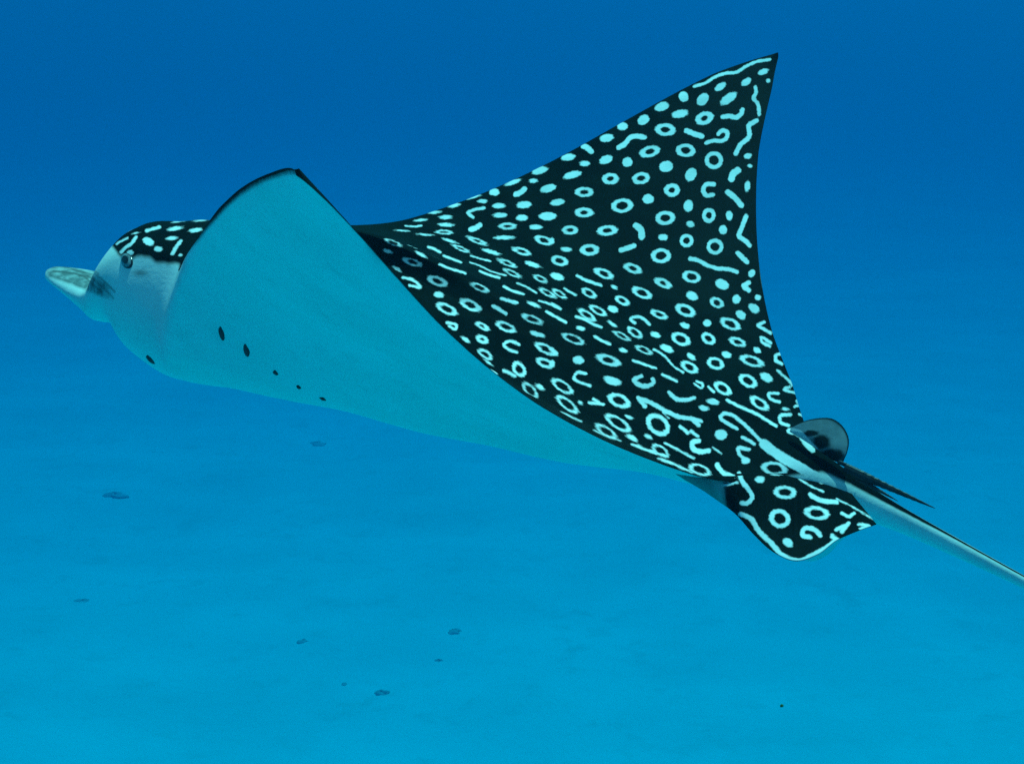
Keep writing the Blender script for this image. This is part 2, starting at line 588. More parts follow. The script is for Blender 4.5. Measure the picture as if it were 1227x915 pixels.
# ------------------------------------------------------------------ traced skin pattern
# rings and dots: (x, y, long, short, angle[, hole]); strokes: (half width, points); each crop has its offset and scale
RINGS = {
 (660, 40, 3.8125): [(702,388,45,31,-20,.33),(523,440,50,30,5,.4),(452,540,50,27,-15,.4),(616,535,47,32,5,.45),(745,580,44,42,0,.5),(272,664,40,28,0,.35),
  (412,662,43,28,-10,.4),(553,716,38,32,0,.35),(152,725,45,24,0,.4),(326,787,52,34,-5,.5),(722,832,32,36,10,.4),(152,818,45,24,0,.35),(523,843,47,34,-5,.45)],
 (660, 260, 3.8125): [(88,60,38,22,0,.4),(258,62,50,25,-5,.4),(620,108,33,32,0,.45),(750,135,40,38,0,.5),(177,150,46,28,0,.4),(503,177,48,35,0,.5),(40,200,42,24,15,.45),
  (375,235,46,25,5,.45),(242,258,50,25,10,.45),(643,273,44,33,0,.5),(513,302,45,24,10,.35),(175,348,40,21,15,.5),(40,350,40,16,20,.5),(416,346,52,27,10,.5),(327,382,38,22,15,.45),
  (758,391,35,28,10,.45),(215,427,47,20,15,.5),(615,426,52,32,10,.45),(165,447,50,20,20,.5),(495,445,45,21,10,.45),(820,488,52,30,10,.5),(384,527,42,23,20,.5),(325,543,45,17,15,.5),
  (103,557,58,30,8,.5),(720,555,37,30,20,.45),(594,557,48,34,10,.5),(852,570,43,24,5,.45),(425,607,42,20,10,.5),(262,653,62,34,5,.35),(918,657,60,28,5,.5),(752,668,42,33,5,.5),
  (633,685,46,28,15,.5),(900,748,48,33,15,.5),(53,773,60,28,20,.6),(785,782,48,30,20,.5),(312,838,58,36,10,.5),(75,855,66,26,25,.6),(953,850,52,28,20,.5)],
 (420, 170, 3.8125): [(717,385,43,17,0,.35),(427,412,40,11,3,.4),(883,450,47,24,3,.45),(578,452,52,14,8,.4),(505,488,45,12,10,.4),(782,500,47,18,5,.45),(715,553,47,15,8,.5),
  (740,600,45,14,12,.5),(868,625,37,17,12,.5),(195,461,42,18,8,.5),(282,549,46,21,5,.45),(397,636,52,25,8,.45),(590,665,46,25,10,.45),(548,745,55,28,12,.45),(440,763,55,27,12,.5),
  (830,810,54,26,8,.45),(710,845,52,25,10,.5),(603,842,38,17,15,.3),(900,690,45,16,15,.5)],
 (500, 360, 3.8125): [(297,177,33,22,15,.3),(587,222,58,25,15,.5),(310,245,40,22,20,.5),(583,285,45,25,8,.45),(465,313,42,33,40,.5),(515,410,50,26,35,.6),(918,560,72,30,20,.6),(863,597,60,24,20,.6)],
 (740, 440, 3.8125): [(185,262,64,46,40,.55),(717,462,62,32,10,.55),(196,380,48,22,35,.6),(375,467,55,25,20,.6),(765,570,55,32,5,.5),(740,690,52,45,20,.5),(910,665,62,32,8,.5)],
}
DOTS = {
 (660, 40, 3.8125): [(970,176,27,14,-20),(993,217,11,11,0),(893,222,27,17,-35),(775,244,30,17,-35),(607,290,26,24,60),(694,302,34,26,-50),(812,298,48,22,-35),(508,335,36,22,-20),
  (590,368,42,20,-10),(423,396,30,24,-30),(328,425,26,20,-10),(255,478,35,20,-10),(900,561,21,14,-10),(80,566,34,17,-10),(155,595,27,14,0),(252,577,34,21,-20),(350,588,25,25,0),
  (527,608,34,28,-10),(910,606,12,10,0),(98,647,45,18,-15),(640,645,34,27,-60),(898,697,14,28,5),(8,700,16,12,0),(445,757,28,24,0),(30,772,35,16,-10),(628,788,23,30,10),
  (815,832,17,24,-5),(10,832,18,12,10),(638,871,20,15,10)],
 (660, 260, 3.8125): [(787,58,20,24,0),(513,93,24,16,0),(5,108,12,16,0),(70,148,26,12,5),(918,257,17,20,30),(30,272,34,17,5),(290,320,18,9,20),(782,307,34,25,10),(645,360,30,21,10),
  (848,375,21,22,0),(946,367,16,14,0),(928,417,29,21,20),(284,420,26,17,10),(868,447,27,20,25),(280,488,26,8,20),(715,484,20,18,0),(612,495,25,14,10),(137,508,21,15,0),(478,538,25,14,5),
  (530,600,34,17,10),(330,608,21,15,0),(942,608,20,14,10),(642,638,24,13,25),(802,628,25,16,5),(126,653,28,20,0),(5,672,14,20,0),(985,732,34,20,15),(280,747,44,20,5),(740,843,30,15,0),
  (135,848,15,8,20),(700,873,25,14,0),(1070,876,18,8,0)],
 (420, 170, 3.8125): [(895,90,18,6,-20),(866,131,40,18,-15),(742,185,40,11,-20),(835,178,22,11,0),(657,230,25,18,0),(903,212,38,20,-15),(560,253,32,6,-15),(603,271,24,10,0),(473,291,30,10,-12),
  (677,292,30,13,0),(793,287,37,18,-5),(385,322,32,7,-5),(435,344,32,11,0),(683,335,35,13,0),(783,347,29,16,0),(900,340,42,21,0),(320,357,30,7,-5),(438,379,38,10,2),(845,389,30,13,0),
  (235,405,30,6,3),(340,424,34,6,5),(702,437,47,10,0),(455,452,36,7,5),(642,502,44,10,3),(833,560,40,12,5),(838,743,30,13,10),(170,499,25,9,5),(323,515,29,11,15),(213,580,22,8,20),
  (404,698,24,15,0),(853,878,38,12,5)],
 (500, 360, 3.8125): [(220,178,24,10,20),(325,283,22,5,25),(560,395,25,11,20),(968,532,20,9,10),(983,628,30,12,20),(1057,622,20,9,20)],
 (740, 440, 3.8125): [(473,307,31,27,0),(585,425,22,18,0),(140,317,18,7,20),(650,512,24,17,0),(778,800,28,20,30),(65,322,28,10,25)],
 (40, 240, 5.322): [(617,335,24,20,0),(650,210,22,6,-10),(733,262,40,26,25),(797,310,28,19,0),(905,180,52,14,-10),(935,132,45,8,-10),(882,242,40,14,-5),(1035,190,45,15,-8),
  (1065,128,42,7,-5),(1120,105,25,4,-5),(938,348,12,10,0)],
}
STROKES = {
 (660, 40, 3.8125): [(9,[(655,242),(700,230),(745,203),(800,182),(850,178),(890,152),(940,130),(1000,120)]),(11,[(935,245),(938,270),(925,297),(945,320),(952,370)]),
  (14,[(785,382),(815,378),(845,385),(868,370),(875,350)]),(16,[(620,445),(650,458),(690,470)]),(12,[(710,500),(745,490),(780,492),(805,475),(805,450),(780,445),(765,460)]),
  (15,[(310,522),(335,508),(365,475),(400,470),(428,475)]),(14,[(940,400),(905,420),(908,470),(865,510),(845,550)]),(17,[(150,515),(170,525),(185,540)]),(20,[(855,625),(830,645),(825,665)]),
  (13,[(745,690),(710,690),(695,715),(710,740),(740,738)]),(17,[(808,725),(835,745),(870,785)])],
 (660, 260, 3.8125): [(14,[(892,-4),(872,50),(860,88),(888,108),(908,130)]),(20,[(390,40),(412,60),(415,90)]),(15,[(320,152),(350,142),(380,132)]),(15,[(855,165),(875,185),(895,205)]),
  (12,[(635,190),(665,195),(710,218),(760,235),(810,238),(850,250)]),(9,[(120,268),(160,288),(200,302),(230,312)]),(14,[(905,300),(880,315),(905,335)]),(7,[(60,325),(85,340),(115,357)]),
  (8,[(5,395),(25,405),(45,418)]),(9,[(385,485),(365,465),(400,455),(430,470),(450,490)]),(10,[(115,455),(160,470),(195,490),(230,503)]),(10,[(1005,530),(970,510),(945,495),(975,480)]),
  (13,[(200,545),(235,565),(270,580)]),(9,[(1000,590),(965,570),(960,550),(1005,575)]),(12,[(0,600),(25,625)]),(7,[(470,605),(500,620),(530,645),(555,675),(605,710)]),
  (10,[(1055,670),(1025,650),(1030,630),(1045,625)]),(12,[(375,655),(425,672),(480,690)]),(8,[(1035,700),(1080,740),(1105,765),(1065,785),(1125,805)]),(13,[(510,720),(545,735),(575,750)]),
  (9,[(160,715),(120,710),(105,735),(135,755),(180,770)]),(15,[(415,725),(380,745),(400,765),(445,770),(470,755),(465,740)]),(9,[(655,760),(690,780),(695,765),(665,750)]),(8,[(720,775),(745,798)]),
  (9,[(1045,845),(1000,825),(995,810),(1040,805)]),(16,[(540,800),(565,825),(620,835),(655,825)]),(9,[(1115,865),(1140,855),(1125,840),(1140,830)]),(9,[(175,848),(205,850),(240,855)]),(9,[(195,830),(220,848)])],
 (420, 170, 3.8125): [(16,[(755,240),(780,230),(795,215)]),(9,[(610,302),(565,310),(535,325),(560,345)]),(6,[(250,383),(290,387),(325,382)]),(16,[(550,400),(575,392),(590,380)]),
  (12,[(355,480),(385,490),(410,505)]),(10,[(425,520),(460,533),(505,550)]),(5,[(550,520),(600,535),(640,545)]),(5,[(545,550),(590,565),(640,590),(710,610)]),(10,[(590,590),(625,605),(680,620)]),
  (11,[(405,560),(460,580),(525,600)]),(12,[(700,660),(740,680),(790,695)]),(6,[(760,645),(800,660),(850,690)]),(16,[(690,715),(720,725),(760,735)]),(8,[(860,725),(910,740),(960,765)]),
  (11,[(650,750),(680,765),(710,785)]),(8,[(240,620),(285,630),(320,665),(270,655)]),(8,[(440,825),(485,840),(480,855),(450,840)]),(13,[(895,775),(940,800),(985,825)])],
 (500, 360, 3.8125): [(9,[(465,200),(420,185),(395,200),(420,225),(455,235)]),(10,[(395,320),(420,330),(445,345)]),(5,[(655,508),(700,530),(750,552)]),(4,[(805,590),(870,620),(930,640)]),
  (6,[(980,655),(1040,680),(1090,690)]),(6,[(1100,720),(1160,740),(1215,770)])],
 (740, 440, 3.8125): [(13,[(95,140),(160,165),(220,200),(280,225),(340,235),(380,245)]),(14,[(340,235),(370,262)]),(13,[(98,142),(125,178)]),(4,[(205,205),(235,232)]),
  (9,[(500,150),(560,180),(620,205),(680,240),(725,268)]),(10,[(780,265),(745,250),(740,225),(790,215)]),(8,[(830,215),(855,220),(845,208)]),
  (11,[(545,280),(510,260),(470,225),(480,212),(520,215),(560,245),(600,280),(650,330)]),(30,[(670,350),(700,375),(760,415),(850,465)]),(26,[(850,465),(935,512)]),
  (10,[(570,320),(600,335),(625,350)]),(11,[(600,375),(550,370),(555,395),(585,420)]),(15,[(370,335),(340,345),(350,375),(385,385),(415,380)]),(5,[(435,365),(475,395)]),
  (7,[(215,343),(260,368),(310,395),(350,415)]),(10,[(285,270),(305,285),(320,300)]),(10,[(335,290),(365,315)]),(14,[(455,445),(475,475),(530,500)]),
  (14,[(555,485),(570,520),(600,560),(615,590),(590,620),(570,620)]),(6,[(830,510),(880,540),(940,568)]),(14,[(880,580),(920,605),(1000,615)]),(14,[(880,775),(845,765),(850,740),(890,735),(925,765)]),
  (10,[(1025,665),(1060,680),(1080,665)]),(12,[(1000,740),(1035,725),(1025,750),(1055,710)]),(14,[(980,770),(1015,795)]),(9,[(1100,715),(1150,725),(1110,735)]),
  (15,[(560,670),(610,690),(640,740),(700,800),(760,862),(830,882),(890,856),(940,832),(985,800)]),(5,[(1000,600),(1080,640),(1170,695)]),(8,[(430,525),(480,538),(545,525)]),
  (6,[(90,355),(150,385),(210,400)]),(5,[(200,425),(280,450),(340,480)]),(17,[(785,290),(830,305),(860,345),(890,378)])],
 (40, 240, 5.322): [(8,[(530,280),(565,258),(600,240)]),(14,[(560,330),(590,300),(625,275),(655,235)]),(13,[(720,195),(770,180),(805,170)]),(15,[(940,260),(910,300),(885,340)])],
}

# the traced pattern is laid on the skin points that the photograph shows
def grow(m, n):
    for _ in range(n):
        g = m.copy()
        g[1:] |= m[:-1]; g[:-1] |= m[1:]; g[:, 1:] |= m[:, :-1]; g[:, :-1] |= m[:, 1:]
        m = g
    return m


back = CAMP[:, :2 * MD + 1]
FZ = np.full((450, 350), 1e9)
i, j = zbuf(FA)
np.minimum.at(FZ, (i.ravel(), j.ravel()), FA[..., 2].ravel())
i, j = zbuf(back)
seen = grow(vis[:, :2 * MD + 1], 3) & (back[..., 2] < FZ[i, j] - .002) & (xg[:, :2 * MD + 1] < 1.3)
DP = np.concatenate([back.reshape(-1, 3), FA.reshape(-1, 3)])    # every point of the back
DQ = pix(DP)
ZBN = ZB + .03
i, j = zbuf(FA)
cosv = np.abs(facing / np.maximum(np.linalg.norm(NRM, axis=-1) * np.linalg.norm(CAMP, axis=-1), 1e-12))[:, :2 * MD + 1]
seen &= ~((tg[:, :2 * MD + 1] < -.12) & (cosv < .045) & (xg[:, :2 * MD + 1] > .3))      # edge-on skin shows no marks
OK = np.nonzero(np.concatenate([seen.ravel(), np.ones(FA.shape[0] * FA.shape[1], bool)]))[0]
SPOT = np.full(len(DP), 0.05)
nbody = NX * (2 * MD + 1)
centres = []
PC = 12.0
_pk = np.floor(DQ[OK] / PC).astype(np.int64)
_ph = (_pk[:, 0] + 50) * 1000 + _pk[:, 1] + 50
_po = np.argsort(_ph, kind='stable')
_phs = _ph[_po]


def near_px(x, y, r):
    lo = np.floor((np.array([x, y]) - r) / PC).astype(int) + 50
    hi = np.floor((np.array([x, y]) + r) / PC).astype(int) + 50
    out = [OK[_po[np.searchsorted(_phs, cx * 1000 + lo[1]):np.searchsorted(_phs, cx * 1000 + hi[1], 'right')]] for cx in range(lo[0], hi[0] + 1)]
    return np.concatenate(out)


CREASE = [(455, 276), (520, 305), (580, 338), (640, 370), (700, 402), (760, 432), (830, 470)]


def crease(x, y):
    """0 in the fold between body and far wing, where marks are fine and narrow, 1 away from it"""
    d = 1e3
    for (x0, y0), (x1, y1) in zip(CREASE[:-1], CREASE[1:]):
        t = min(1, max(0, ((x - x0) * (x1 - x0) + (y - y0) * (y1 - y0)) / ((x1 - x0) ** 2 + (y1 - y0) ** 2)))
        d = min(d, math.hypot(x - x0 - t * (x1 - x0), y - y0 - t * (y1 - y0)))
    return min(1, max(0, (d - 8) / 16))


def put(ii, d):
    SPOT[ii] = np.minimum(SPOT[ii], d * DP[ii, 2] / FPX)


for src, hole in ((RINGS, True), (DOTS, False)):
    for (ox, oy, k), items in src.items():
        for it in items:
            x, y = it[0] / k + ox, it[1] / k + oy
            rx, ry, a = it[2] / k, it[3] / k, it[4]
            if (ox, oy) == (660, 260) and it[1] > 220 or (ox, oy) == (420, 170) and it[1] > 440 or ox == 500:
                a, ry = a + (13 if ry < .9 * rx else 4), ry * (.87 if hole else 1)
            a = math.radians(a)
            if (ox, oy) != (40, 240):
                ry *= .72 + .28 * crease(x, y)
            rx, ry = (rx * .96, ry * .95) if hole else (rx * .93, ry * .90)
            ii = near_px(x, y, 1.4 * max(rx, ry) + 3)
            if len(ii) == 0:
                continue
            dx, dy = DQ[ii, 0] - x, DQ[ii, 1] - y
            q = np.hypot((dx * math.cos(a) + dy * math.sin(a)) / rx, (-dx * math.sin(a) + dy * math.cos(a)) / ry)
            if hole:
                h = it[5] + .05 + .12 * (1 - crease(x, y))
                put(ii, (np.abs(q - (1 + h) / 2) - (1 - h) / 2) * min(rx, ry))
            else:
                put(ii, (q - 1) * min(rx, ry))
            centres.append(DP[ii[np.argmin(q)]])
for (ox, oy, k), items in STROKES.items():
    for hw, pts in items:
        q = spline([(x / k + ox, y / k + oy, 0) for x, y in pts], max(6, 3 * len(pts)))
        for n_, (p0, p1) in enumerate(zip(q[:-1], q[1:])):
            d = p1[:2] - p0[:2]
            ii = near_px(*(p0[:2] + d / 2), np.linalg.norm(d) / 2 + hw / k + 3)
            if len(ii) == 0:
                continue
            e = DQ[ii] - p0[:2]
            t = np.clip((e @ d) / max(d @ d, 1e-9), 0, 1)
            put(ii, np.linalg.norm(e - t[:, None] * d, axis=1) - (.48 + .28 * crease(p0[0], p0[1])) * hw / k)
            if n_ % 4 == 0:
                centres.append(DP[ii[np.argmin((e ** 2).sum(1))]])

CELL = 0.06
_k = np.floor(DP / CELL).astype(np.int64)
_h = (_k[:, 0] + 500) * 1000000 + (_k[:, 1] + 500) * 1000 + (_k[:, 2] + 500)
_o = np.argsort(_h, kind='stable')
_hs = _h[_o]


def near(c, r):
    lo, hi = np.floor((c - r) / CELL).astype(int) + 500, np.floor((c + r) / CELL).astype(int) + 500
    out = []
    for x in range(lo[0], hi[0] + 1):
        for y in range(lo[1], hi[1] + 1):
            k0 = x * 1000000 + y * 1000
            i0, i1 = np.searchsorted(_hs, k0 + lo[2]), np.searchsorted(_hs, k0 + hi[2], 'right')
            if i1 > i0:
                out.append(_o[i0:i1])
    if not out:
        return np.zeros(0, int)
    ii = np.concatenate(out)
    return ii[(np.abs(DP[ii] - c) < r).all(1)]


def ellipse(C, A, Bv, hole):
    ii = near(C, 1.3 * max(np.linalg.norm(A), np.linalg.norm(Bv)) + 0.004)
    if len(ii) == 0:
        return
    d = DP[ii] - C
    M = np.stack([A, Bv], 1)
    ab = d @ np.linalg.pinv(M).T
    q = np.hypot(ab[:, 0], ab[:, 1])
    sc = min(np.linalg.norm(A), np.linalg.norm(Bv))
    sd_ = (np.abs(q - (1 + hole) / 2) - (1 - hole) / 2) * sc if hole > 0 else (q - 1) * sc
    SPOT[ii] = np.minimum(SPOT[ii], np.where(np.linalg.norm(d - ab @ M.T, axis=1) > 0.05, 0.05, sd_))


def stroke(P, hw):
    for a, b in zip(P[:-1], P[1:]):
        ii = near((a + b) / 2, np.linalg.norm(b - a) / 2 + hw + 0.004)
        if len(ii) == 0:
            continue
        d = b - a
        t = np.clip(((DP[ii] - a) @ d) / max(d @ d, 1e-9), 0, 1)
        SPOT[ii] = np.minimum(SPOT[ii], np.linalg.norm(DP[ii] - a - t[:, None] * d, axis=1) - hw)


# the same kind of pattern where this view does not reach (left wing's back, behind the head)
rng = random.Random(5)
cen = np.array(centres)
hid = np.nonzero((~grow(vis, 6) & dg & (xg > .12) & (xg < 1.08) & (ed > .02) & (edge > .012)))
order = list(range(len(hid[0])))
rng.shuffle(order)
taken = np.zeros((len(cen) + 3000, 3)); taken[:len(cen)] = cen; nt_ = len(cen)
for o_ in order[:9000]:
    r, c = hid[0][o_], hid[1][o_]
    P = CAMP[r, c]
    if np.min(((taken[:nt_] - P) ** 2).sum(1)) < 0.046 ** 2 or nt_ >= len(taken):
        continue
    taken[nt_] = P; nt_ += 1
    a = dv[r, c] / np.linalg.norm(dv[r, c]); b = du[r, c]; b = b - a * (a @ b); b = b / np.linalg.norm(b)
    k = rng.random(); s_ = rng.uniform(.012, .018)
    if k < .55:
        ellipse(P, a * s_ * 1.15, b * s_, rng.uniform(.4, .5))
    elif k < .85:
        ellipse(P, a * s_ * .7, b * s_ * .6, 0)
    else:
        th = rng.uniform(0, 6.28); d = math.cos(th) * a + math.sin(th) * b
        stroke(np.array([P - d * .016, P, P + d * .014]), .0045)

spot_g = np.full((NX, K), 0.05)
spot_g[:, :2 * MD + 1] = SPOT[:nbody].reshape(NX, -1)
# tail: bright ridge line along the left shoulder of the tail
spot_fin = SPOT[nbody:].reshape(FA.shape[:2])

# faint grey marks on the pale underside
stain_and_shade = np.zeros((NX, K))
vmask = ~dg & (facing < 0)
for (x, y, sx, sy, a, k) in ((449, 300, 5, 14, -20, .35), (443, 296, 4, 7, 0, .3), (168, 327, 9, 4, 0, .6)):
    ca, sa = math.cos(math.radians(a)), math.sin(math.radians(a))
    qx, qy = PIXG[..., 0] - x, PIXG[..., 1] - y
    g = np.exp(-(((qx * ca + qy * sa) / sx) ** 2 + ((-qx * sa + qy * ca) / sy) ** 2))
    stain_and_shade = np.maximum(stain_and_shade, np.where(facing < 0, g * k, 0))

for pts, hw, k in (([(98, 323), (111, 326), (122, 334), (136, 348), (148, 361)], 1.2, .55), ([(101, 328), (115, 337), (130, 351), (141, 362)], 1.1, .45), ([(64, 325), (88, 327), (102, 332), (113, 342), (122, 350)], 1.2, .55),  # snout grooves: shade of the folds drawn into the skin colour as dark lines
                   ([(110, 322), (118, 328)], 1.2, .5)):
    stain_and_shade = np.maximum(stain_and_shade, np.where(head, k * np.clip((154 - PIXG[..., 0]) / 16, 0, 1) * np.clip(1.5 - px_dist(pts) / hw, 0, 1), 0))
ii, jj = np.meshgrid(np.arange(NX - 1), np.arange(K), indexing='ij')
jn = (jj + 1) % K
faces = np.stack([ii * K + jj, ii * K + jn, (ii + 1) * K + jn, (ii + 1) * K + jj], -1).reshape(-1, 4)
if SGNN < 0:
    faces = faces[:, ::-1]
body = mesh_obj('body', local(CAMP.reshape(-1, 3)), faces, SKIN, ray,
                attrs={'edge': edge.ravel(), 'spot': spot_g.ravel(), 'beak': beak.ravel(), 'stain_and_shade': stain_and_shade.ravel()})

nn = NRM.reshape(-1, 3) * (-SGNN)
nn = nn / np.maximum(np.linalg.norm(nn, axis=1, keepdims=True), 1e-12)
nw = nn[:, :1] * RIGHT + nn[:, 1:2] * DOWN + nn[:, 2:3] * FWD
fN = np.zeros(len(body.data.vertices) * 3, dtype=np.float32)
body.data.vertex_normals.foreach_get('vector', fN)
if (fN.reshape(-1, 3) * nw).sum(1).mean() < 0:
    nw = -nw
body.data.normals_split_custom_set_from_vertices(nw.tolist())

# ---- pelvic fins
ue = np.minimum(fu, 1 - fu)[:, None]
rim_d = (1 - fv)[None] * 0.11 + 0 * ue
zero = np.zeros(FA.shape[:2])
eA = np.clip((fu[:, None] - .20 + .05 * fv[None]) * .12, -.02, .02) + 0 * rim_d
atA = {'edge': eA, 'spot': spot_fin, 'beak': zero, 'stain_and_shade': np.clip((.32 - fu[:, None]) * 4, 0, .8) + zero}
atB = {'edge': zero - .02, 'spot': zero + .05, 'beak': zero, 'stain_and_shade': zero}
two_faced('pelvic_fin', FA, FB, SKIN, ray, atA, atB)
def mir(P):                     # the right fin hangs down behind the tail
    Bd = (P - TRA) @ ROT
    lat = np.maximum(0, -Bd[..., 2] - 0.02)
    return np.stack([Bd[..., 0] - .02, Bd[..., 1] + .75 * lat + .01, np.minimum(.02, -Bd[..., 2]) + .35 * lat], -1) @ ROT.T + TRA


two_faced('pelvic_fin', mir(FB), mir(FA), SKIN, ray, atB, atA)

# ---- dorsal fin
ZD = CAMP[np.searchsorted(xs, 1.15), MD, 2]
DR = spline([(946, 517, ZD), (958, 524, ZD), (972, 533, ZD - .005), (986, 543, ZD - .01), (998, 551, ZD - .012), (1008, 556, ZD - .014)], 60)
DE = spline([(948, 512, ZD), (962, 505, ZD + .004), (980, 501, ZD + .008), (998, 502, ZD + .008), (1010, 511, ZD + .004), (1017, 526, ZD - .004), (1015, 542, ZD - .012), (1010, 554, ZD - .014)], 60)
DA, DB, DM, u_, v_ = fin_grid(un(DR), un(DE), 60, 40, 0.005)
ed_ = np.minimum((1 - v_)[None] * .045, (np.minimum(u_ * .08 + .004, (1 - u_) * .07))[:, None]) - .001
q = pix(DM)
bl = np.hypot((q[..., 0] - 984) / 12, (q[..., 1] - 530) / 9) - 1
bl = np.minimum(bl, np.hypot((q[..., 0] - 994) / 18, (q[..., 1] - 547) / 8) - 1)
bl = np.minimum(bl, np.hypot((q[..., 0] - 972) / 9, (q[..., 1] - 520) / 4) - 1)
wl = np.full(q.shape[:2], 99.0)
for p0, p1 in zip([(944, 516), (956, 520), (964, 529)], [(956, 520), (964, 529), (975, 540)]):
    d = np.array(p1, float) - p0
    t = np.clip(((q - p0) @ d) / (d @ d), 0, 1)
    wl = np.minimum(wl, np.linalg.norm(q - p0 - t[..., None] * d, axis=-1))
da = {'edge': ed_, 'spot': bl * .012, 'white': (wl - 5) * .001}
two_faced('dorsal_fin', DA, DB, DFIN, ray, da, da)

# ---- tail spines: flattened tapering barbs with small teeth
def barb(p0, p1, z0, z1, r0):
    a, b = unproject(*p0, z0), unproject(*p1, z1)
    d = b - a; L = np.linalg.norm(d); d /= L
    s1 = np.cross(d, [0, 0, 1.0]); s1 /= np.linalg.norm(s1); s2 = np.cross(d, s1)
    V, F, n, m = [], [], 26, 8
    for i in range(n):
        t = i / (n - 1)
        w = r0 * (1 - t) ** .8 + .0003
        w *= 1 + (.16 if i % 2 and 4 < i < 22 else 0)
        for k in range(m):
            an = 2 * math.pi * k / m
            V.append(a + d * L * t + s1 * math.cos(an) * w + s2 * math.sin(an) * w * .55)
    for i in range(n - 1):
        for k in range(m):
            F.append((i * m + k, i * m + (k + 1) % m, (i + 1) * m + (k + 1) % m, (i + 1) * m + k))
    F += [tuple(range(m))[::-1], tuple(range((n - 1) * m, n * m))]
    mesh_obj('tail_spine', local(np.array(V)), F, SPINE, ray, smooth=False)


barb((1004, 553), (1048, 571), ZD - .015, ZD - .03, .0028)
barb((1012, 560), (1121, 609), ZD - .018, ZD - .07, .0062)
barb((1026, 572), (1076, 600), ZD - .02, ZD - .06, .0034)

# ---- eyes, gill slits, mouth: lie on the skin where the photograph shows them, mirrored on the other side
allvis = np.nonzero(vis)
kd2 = kdtree.KDTree(len(allvis[0]))
for i_, (r, c) in enumerate(zip(*allvis)):
    kd2.insert((PIXG[r, c, 0], PIXG[r, c, 1], 0), i_)
kd2.balance()


def grid_at(x, y):
    h = kd2.find_n((x, y, 0), 6)
    k = min(h, key=lambda e: CAMP[allvis[0][e[1]], allvis[1][e[1]], 2] + e[2] * .02)[1]
    return allvis[0][k], allvis[1][k]


def frame_at(r, c):
    P = CAMP[r, c]
    a = CAMP[min(r + 2, NX - 1), c] - CAMP[max(r - 2, 0), c]; a = a / np.linalg.norm(a)
    b = CAMP[r, (c + 2) % K] - CAMP[r, (c - 2) % K]; b = b - a * (a @ b); b = b / np.linalg.norm(b)
    n = np.cross(a, b)
    return P, a, b, n


def outward(r, c):
    P, a, b, n = frame_at(r, c)
    ctr = CAMP[r, MD] * .5 + CAMP[r, 2 * MD + 1 + MV] * .5
    if r < 220 and ((P - ctr) @ n) < 0 or r >= 220 and (n[2] > 0) == (vis[r, c]):
        n = -n
    return P, a, b, n


def lens(name, r, c, along, across, la, lc, h, mat, parent, ring=None):
    """a low domed lens on the skin, la x lc half sizes"""
    P, a, b, n = outward(r, c)
    u = along[0] * a + along[1] * b; u = u / np.linalg.norm(u)
    v = np.cross(n, u)
    V, F, m = [P + n * h], [], 20
    rings = 5
    for k in range(1, rings + 1):
        q_ = k / rings
        for j_ in range(m):
            an = 2 * math.pi * j_ / m
            V.append(P + u * la * q_ * math.cos(an) + v * lc * q_ * math.sin(an) * (1 - .3 * math.cos(an) ** 2) * (1 + .3 * math.cos(an) + .12 * math.sin(3 * an + r)) + n * h * (1 - 1.6 * q_ ** 2.2))
    for j_ in range(m):
        F.append((0, 1 + j_, 1 + (j_ + 1) % m))
    for k in range(rings - 1):
        for j_ in range(m):
            x0 = 1 + k * m
            F.append((x0 + j_, x0 + m + j_, x0 + m + (j_ + 1) % m, x0 + (j_ + 1) % m))
    return mesh_obj(name, local(np.array(V)), F, mat, parent)


def dome(name, P, u, v, n, ru, rv, rn, mat, parent, cap=1.0, hole=0.0):
    V, F, m, k = [], [], 28, 10
    for i in range(k):
        an = (hole + (cap - hole) * i / (k - 1)) * math.pi / 2
        for j_ in range(m):
            az = 2 * math.pi * j_ / m
            V.append(P + u * ru * math.sin(an) * math.cos(az) + v * rv * math.sin(an) * math.sin(az) + n * rn * math.cos(an))
    for i in range(k - 1):
        for j_ in range(m):
            F.append((i * m + j_, (i + 1) * m + j_, (i + 1) * m + (j_ + 1) % m, i * m + (j_ + 1) % m))
    if hole == 0.0:
        F.append(tuple(range(m)))
    return mesh_obj(name, local(np.array(V)), F, mat, parent)


EYE_AXES = [None, None]


def eye(r, c):
    P, a, b, n = outward(r, c)
    if c == ec:
        da, db = (pix(P + a * .002) - pix(P)) / .002, (pix(P + b * .002) - pix(P)) / .002
        M = np.stack([da, db], 1)
        lean = math.radians(12)
        EYE_AXES[0] = np.linalg.solve(M, np.array([math.sin(lean), math.cos(lean)]) * 9.5)
        EYE_AXES[1] = np.linalg.solve(M, np.array([math.cos(lean), -math.sin(lean)]) * 7.0)
        w1, w2 = EYE_AXES
    else:
        w1, w2 = EYE_AXES[0] * (1, -1), EYE_AXES[1] * (1, -1)
    u, v = w1[0] * a + w1[1] * b, w2[0] * a + w2[1] * b
    P = P - n * .001
    e = dome('eye', P, u, v, n, 1, 1, .0045, PUPIL, ray)
    dome('iris', P + n * .0005, u, v, n, 1, 1, .0045, IRIS, e, .66, .34)


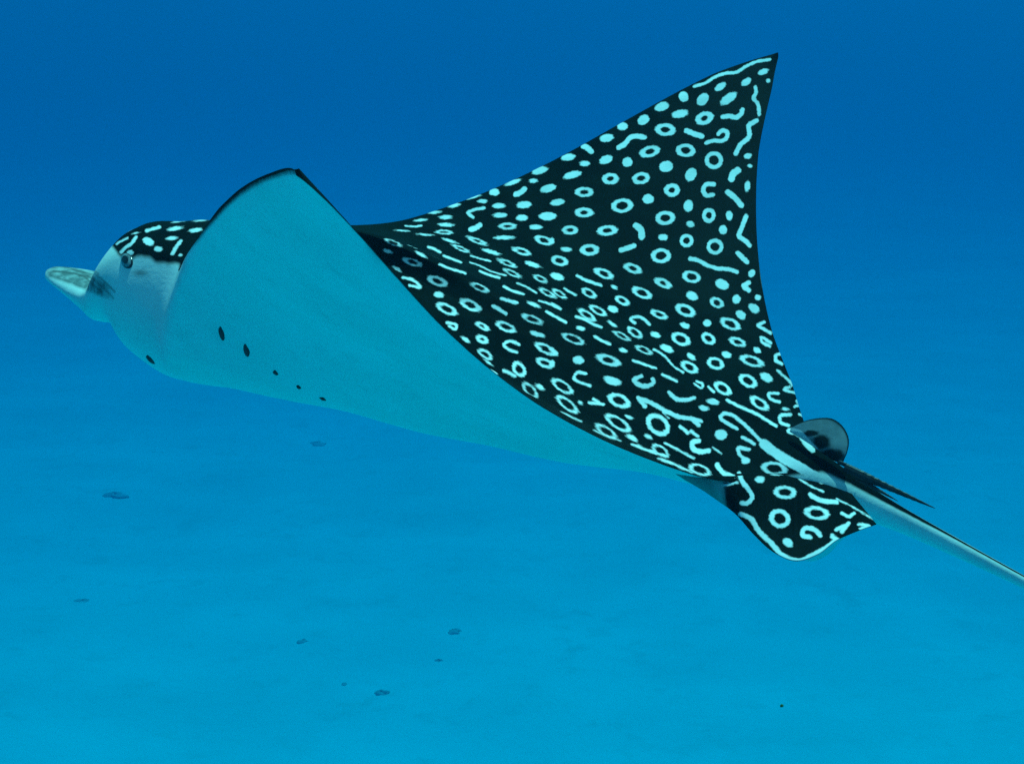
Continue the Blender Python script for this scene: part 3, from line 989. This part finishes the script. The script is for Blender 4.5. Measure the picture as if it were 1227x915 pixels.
er, ec = grid_at(152, 312)
eye(er, ec)
eye(er, mirror[ec])
def slit(name, x, y, lpx, wpx, lean, h, both):
    """a slit whose long axis and size are read from the photograph, in the skin's own directions"""
    r, c = grid_at(x, y)
    P, a, b, n = outward(r, c)
    da, db = (pix(P + a * .002) - pix(P)) / .002, (pix(P + b * .002) - pix(P)) / .002
    M = np.stack([da, db], 1)
    w = np.linalg.solve(M, np.array([math.sin(lean), math.cos(lean)]) * lpx)
    w2 = np.linalg.solve(M, np.array([math.cos(lean), -math.sin(lean)]) * wpx)
    la = min(np.linalg.norm(w), .03)
    lc = min(np.linalg.norm(w2), .009)
    lens(name, r, c, w, None, la, lc, h, BLACK, ray)
    if both:                                     # its twin on the other side of the body
        P2, a2, b2, n2 = outward(r, mirror[c])
        sgn_ = -1 if (b @ b2) < 0 else 1
        lens(name, r, mirror[c], (w[0], -w[1]), None, la, lc, h, BLACK, ray)


for x, y, l_, w_ in ((265, 400, 11, 3.4), (295, 420, 10, 3.6), (330, 447, 4, 3.0), (357, 465, 3, 2.6), (387, 479, 2, 3.0)):
    slit('gill_slit', x, y, l_, w_, math.radians(8), .002, True)
slit('mouth', 180, 431, 7, 4.0, math.radians(30), .002, False)

# ------------------------------------------------------------------ coral heads far below, a drifting fleck
def coral_head(x, y, w, h, seed):
    c = seabed_point(x, y)
    rg = random.Random(seed)
    n, m = 9, 16
    ph = [rg.uniform(0, 6.28) for _ in range(6)]
    V, F = [], []
    for i in range(n):
        el = (i / (n - 1)) * math.pi / 2
        for k in range(m):
            az = 2 * math.pi * k / m
            rr = 1 + .22 * math.sin(2 * az + ph[0]) + .15 * math.sin(5 * az + ph[1] + 3 * el) + .12 * math.sin(3 * az + 4 * el + ph[2]) + rg.uniform(-.07, .07)
            V.append((w * rr * math.cos(el) * math.cos(az), w * .8 * rr * math.cos(el) * math.sin(az), h * rr * math.sin(el) - .12 * h))
    for i in range(n - 1):
        for k in range(m):
            F.append((i * m + k, i * m + (k + 1) % m, (i + 1) * m + (k + 1) % m, (i + 1) * m + k))
    o = mesh_obj('coral_head', np.array(V), F, CORAL)
    o.location = (c[0], c[1], float(sand_height(c[0], c[1])) - .03)
    o['label'] = 'small dark coral head on the blue hazy seabed far below the ray'
    o['category'] = 'coral'
    o['group'] = 'coral heads scattered on the seabed'


for k, (x, y, w, h) in enumerate([(545, 749, .24, .12), (457, 813, .20, .12), (362, 757, .17, .08), (98, 704, .24, .08), (137, 584, .42, .16), (381, 522, .40, .14), (412, 803, .12, .08), (526, 778, .14, .08)]):
    coral_head(x, y, w, h, k)

fl = to_world(unproject(937, 845, 2.6))
V, F = [], []
rg = random.Random(3)
for i in range(5):
    for k in range(8):
        an, el = 2 * math.pi * k / 8, math.pi * (i / 4 - .5)
        q_ = .0026 * rg.uniform(.7, 1.25)
        V.append((q_ * math.cos(el) * math.cos(an) * 1.2, q_ * math.cos(el) * math.sin(an), q_ * math.sin(el)))
for i in range(4):
    for k in range(8):
        F.append((i * 8 + k, i * 8 + (k + 1) % 8, i * 8 + 8 + (k + 1) % 8, i * 8 + 8 + k))
o = mesh_obj('algae_fleck', np.array(V), F, ALGAE)
o.location = fl
o['label'] = 'tiny green algae fleck drifting in the water below the tail'
o['category'] = 'algae'
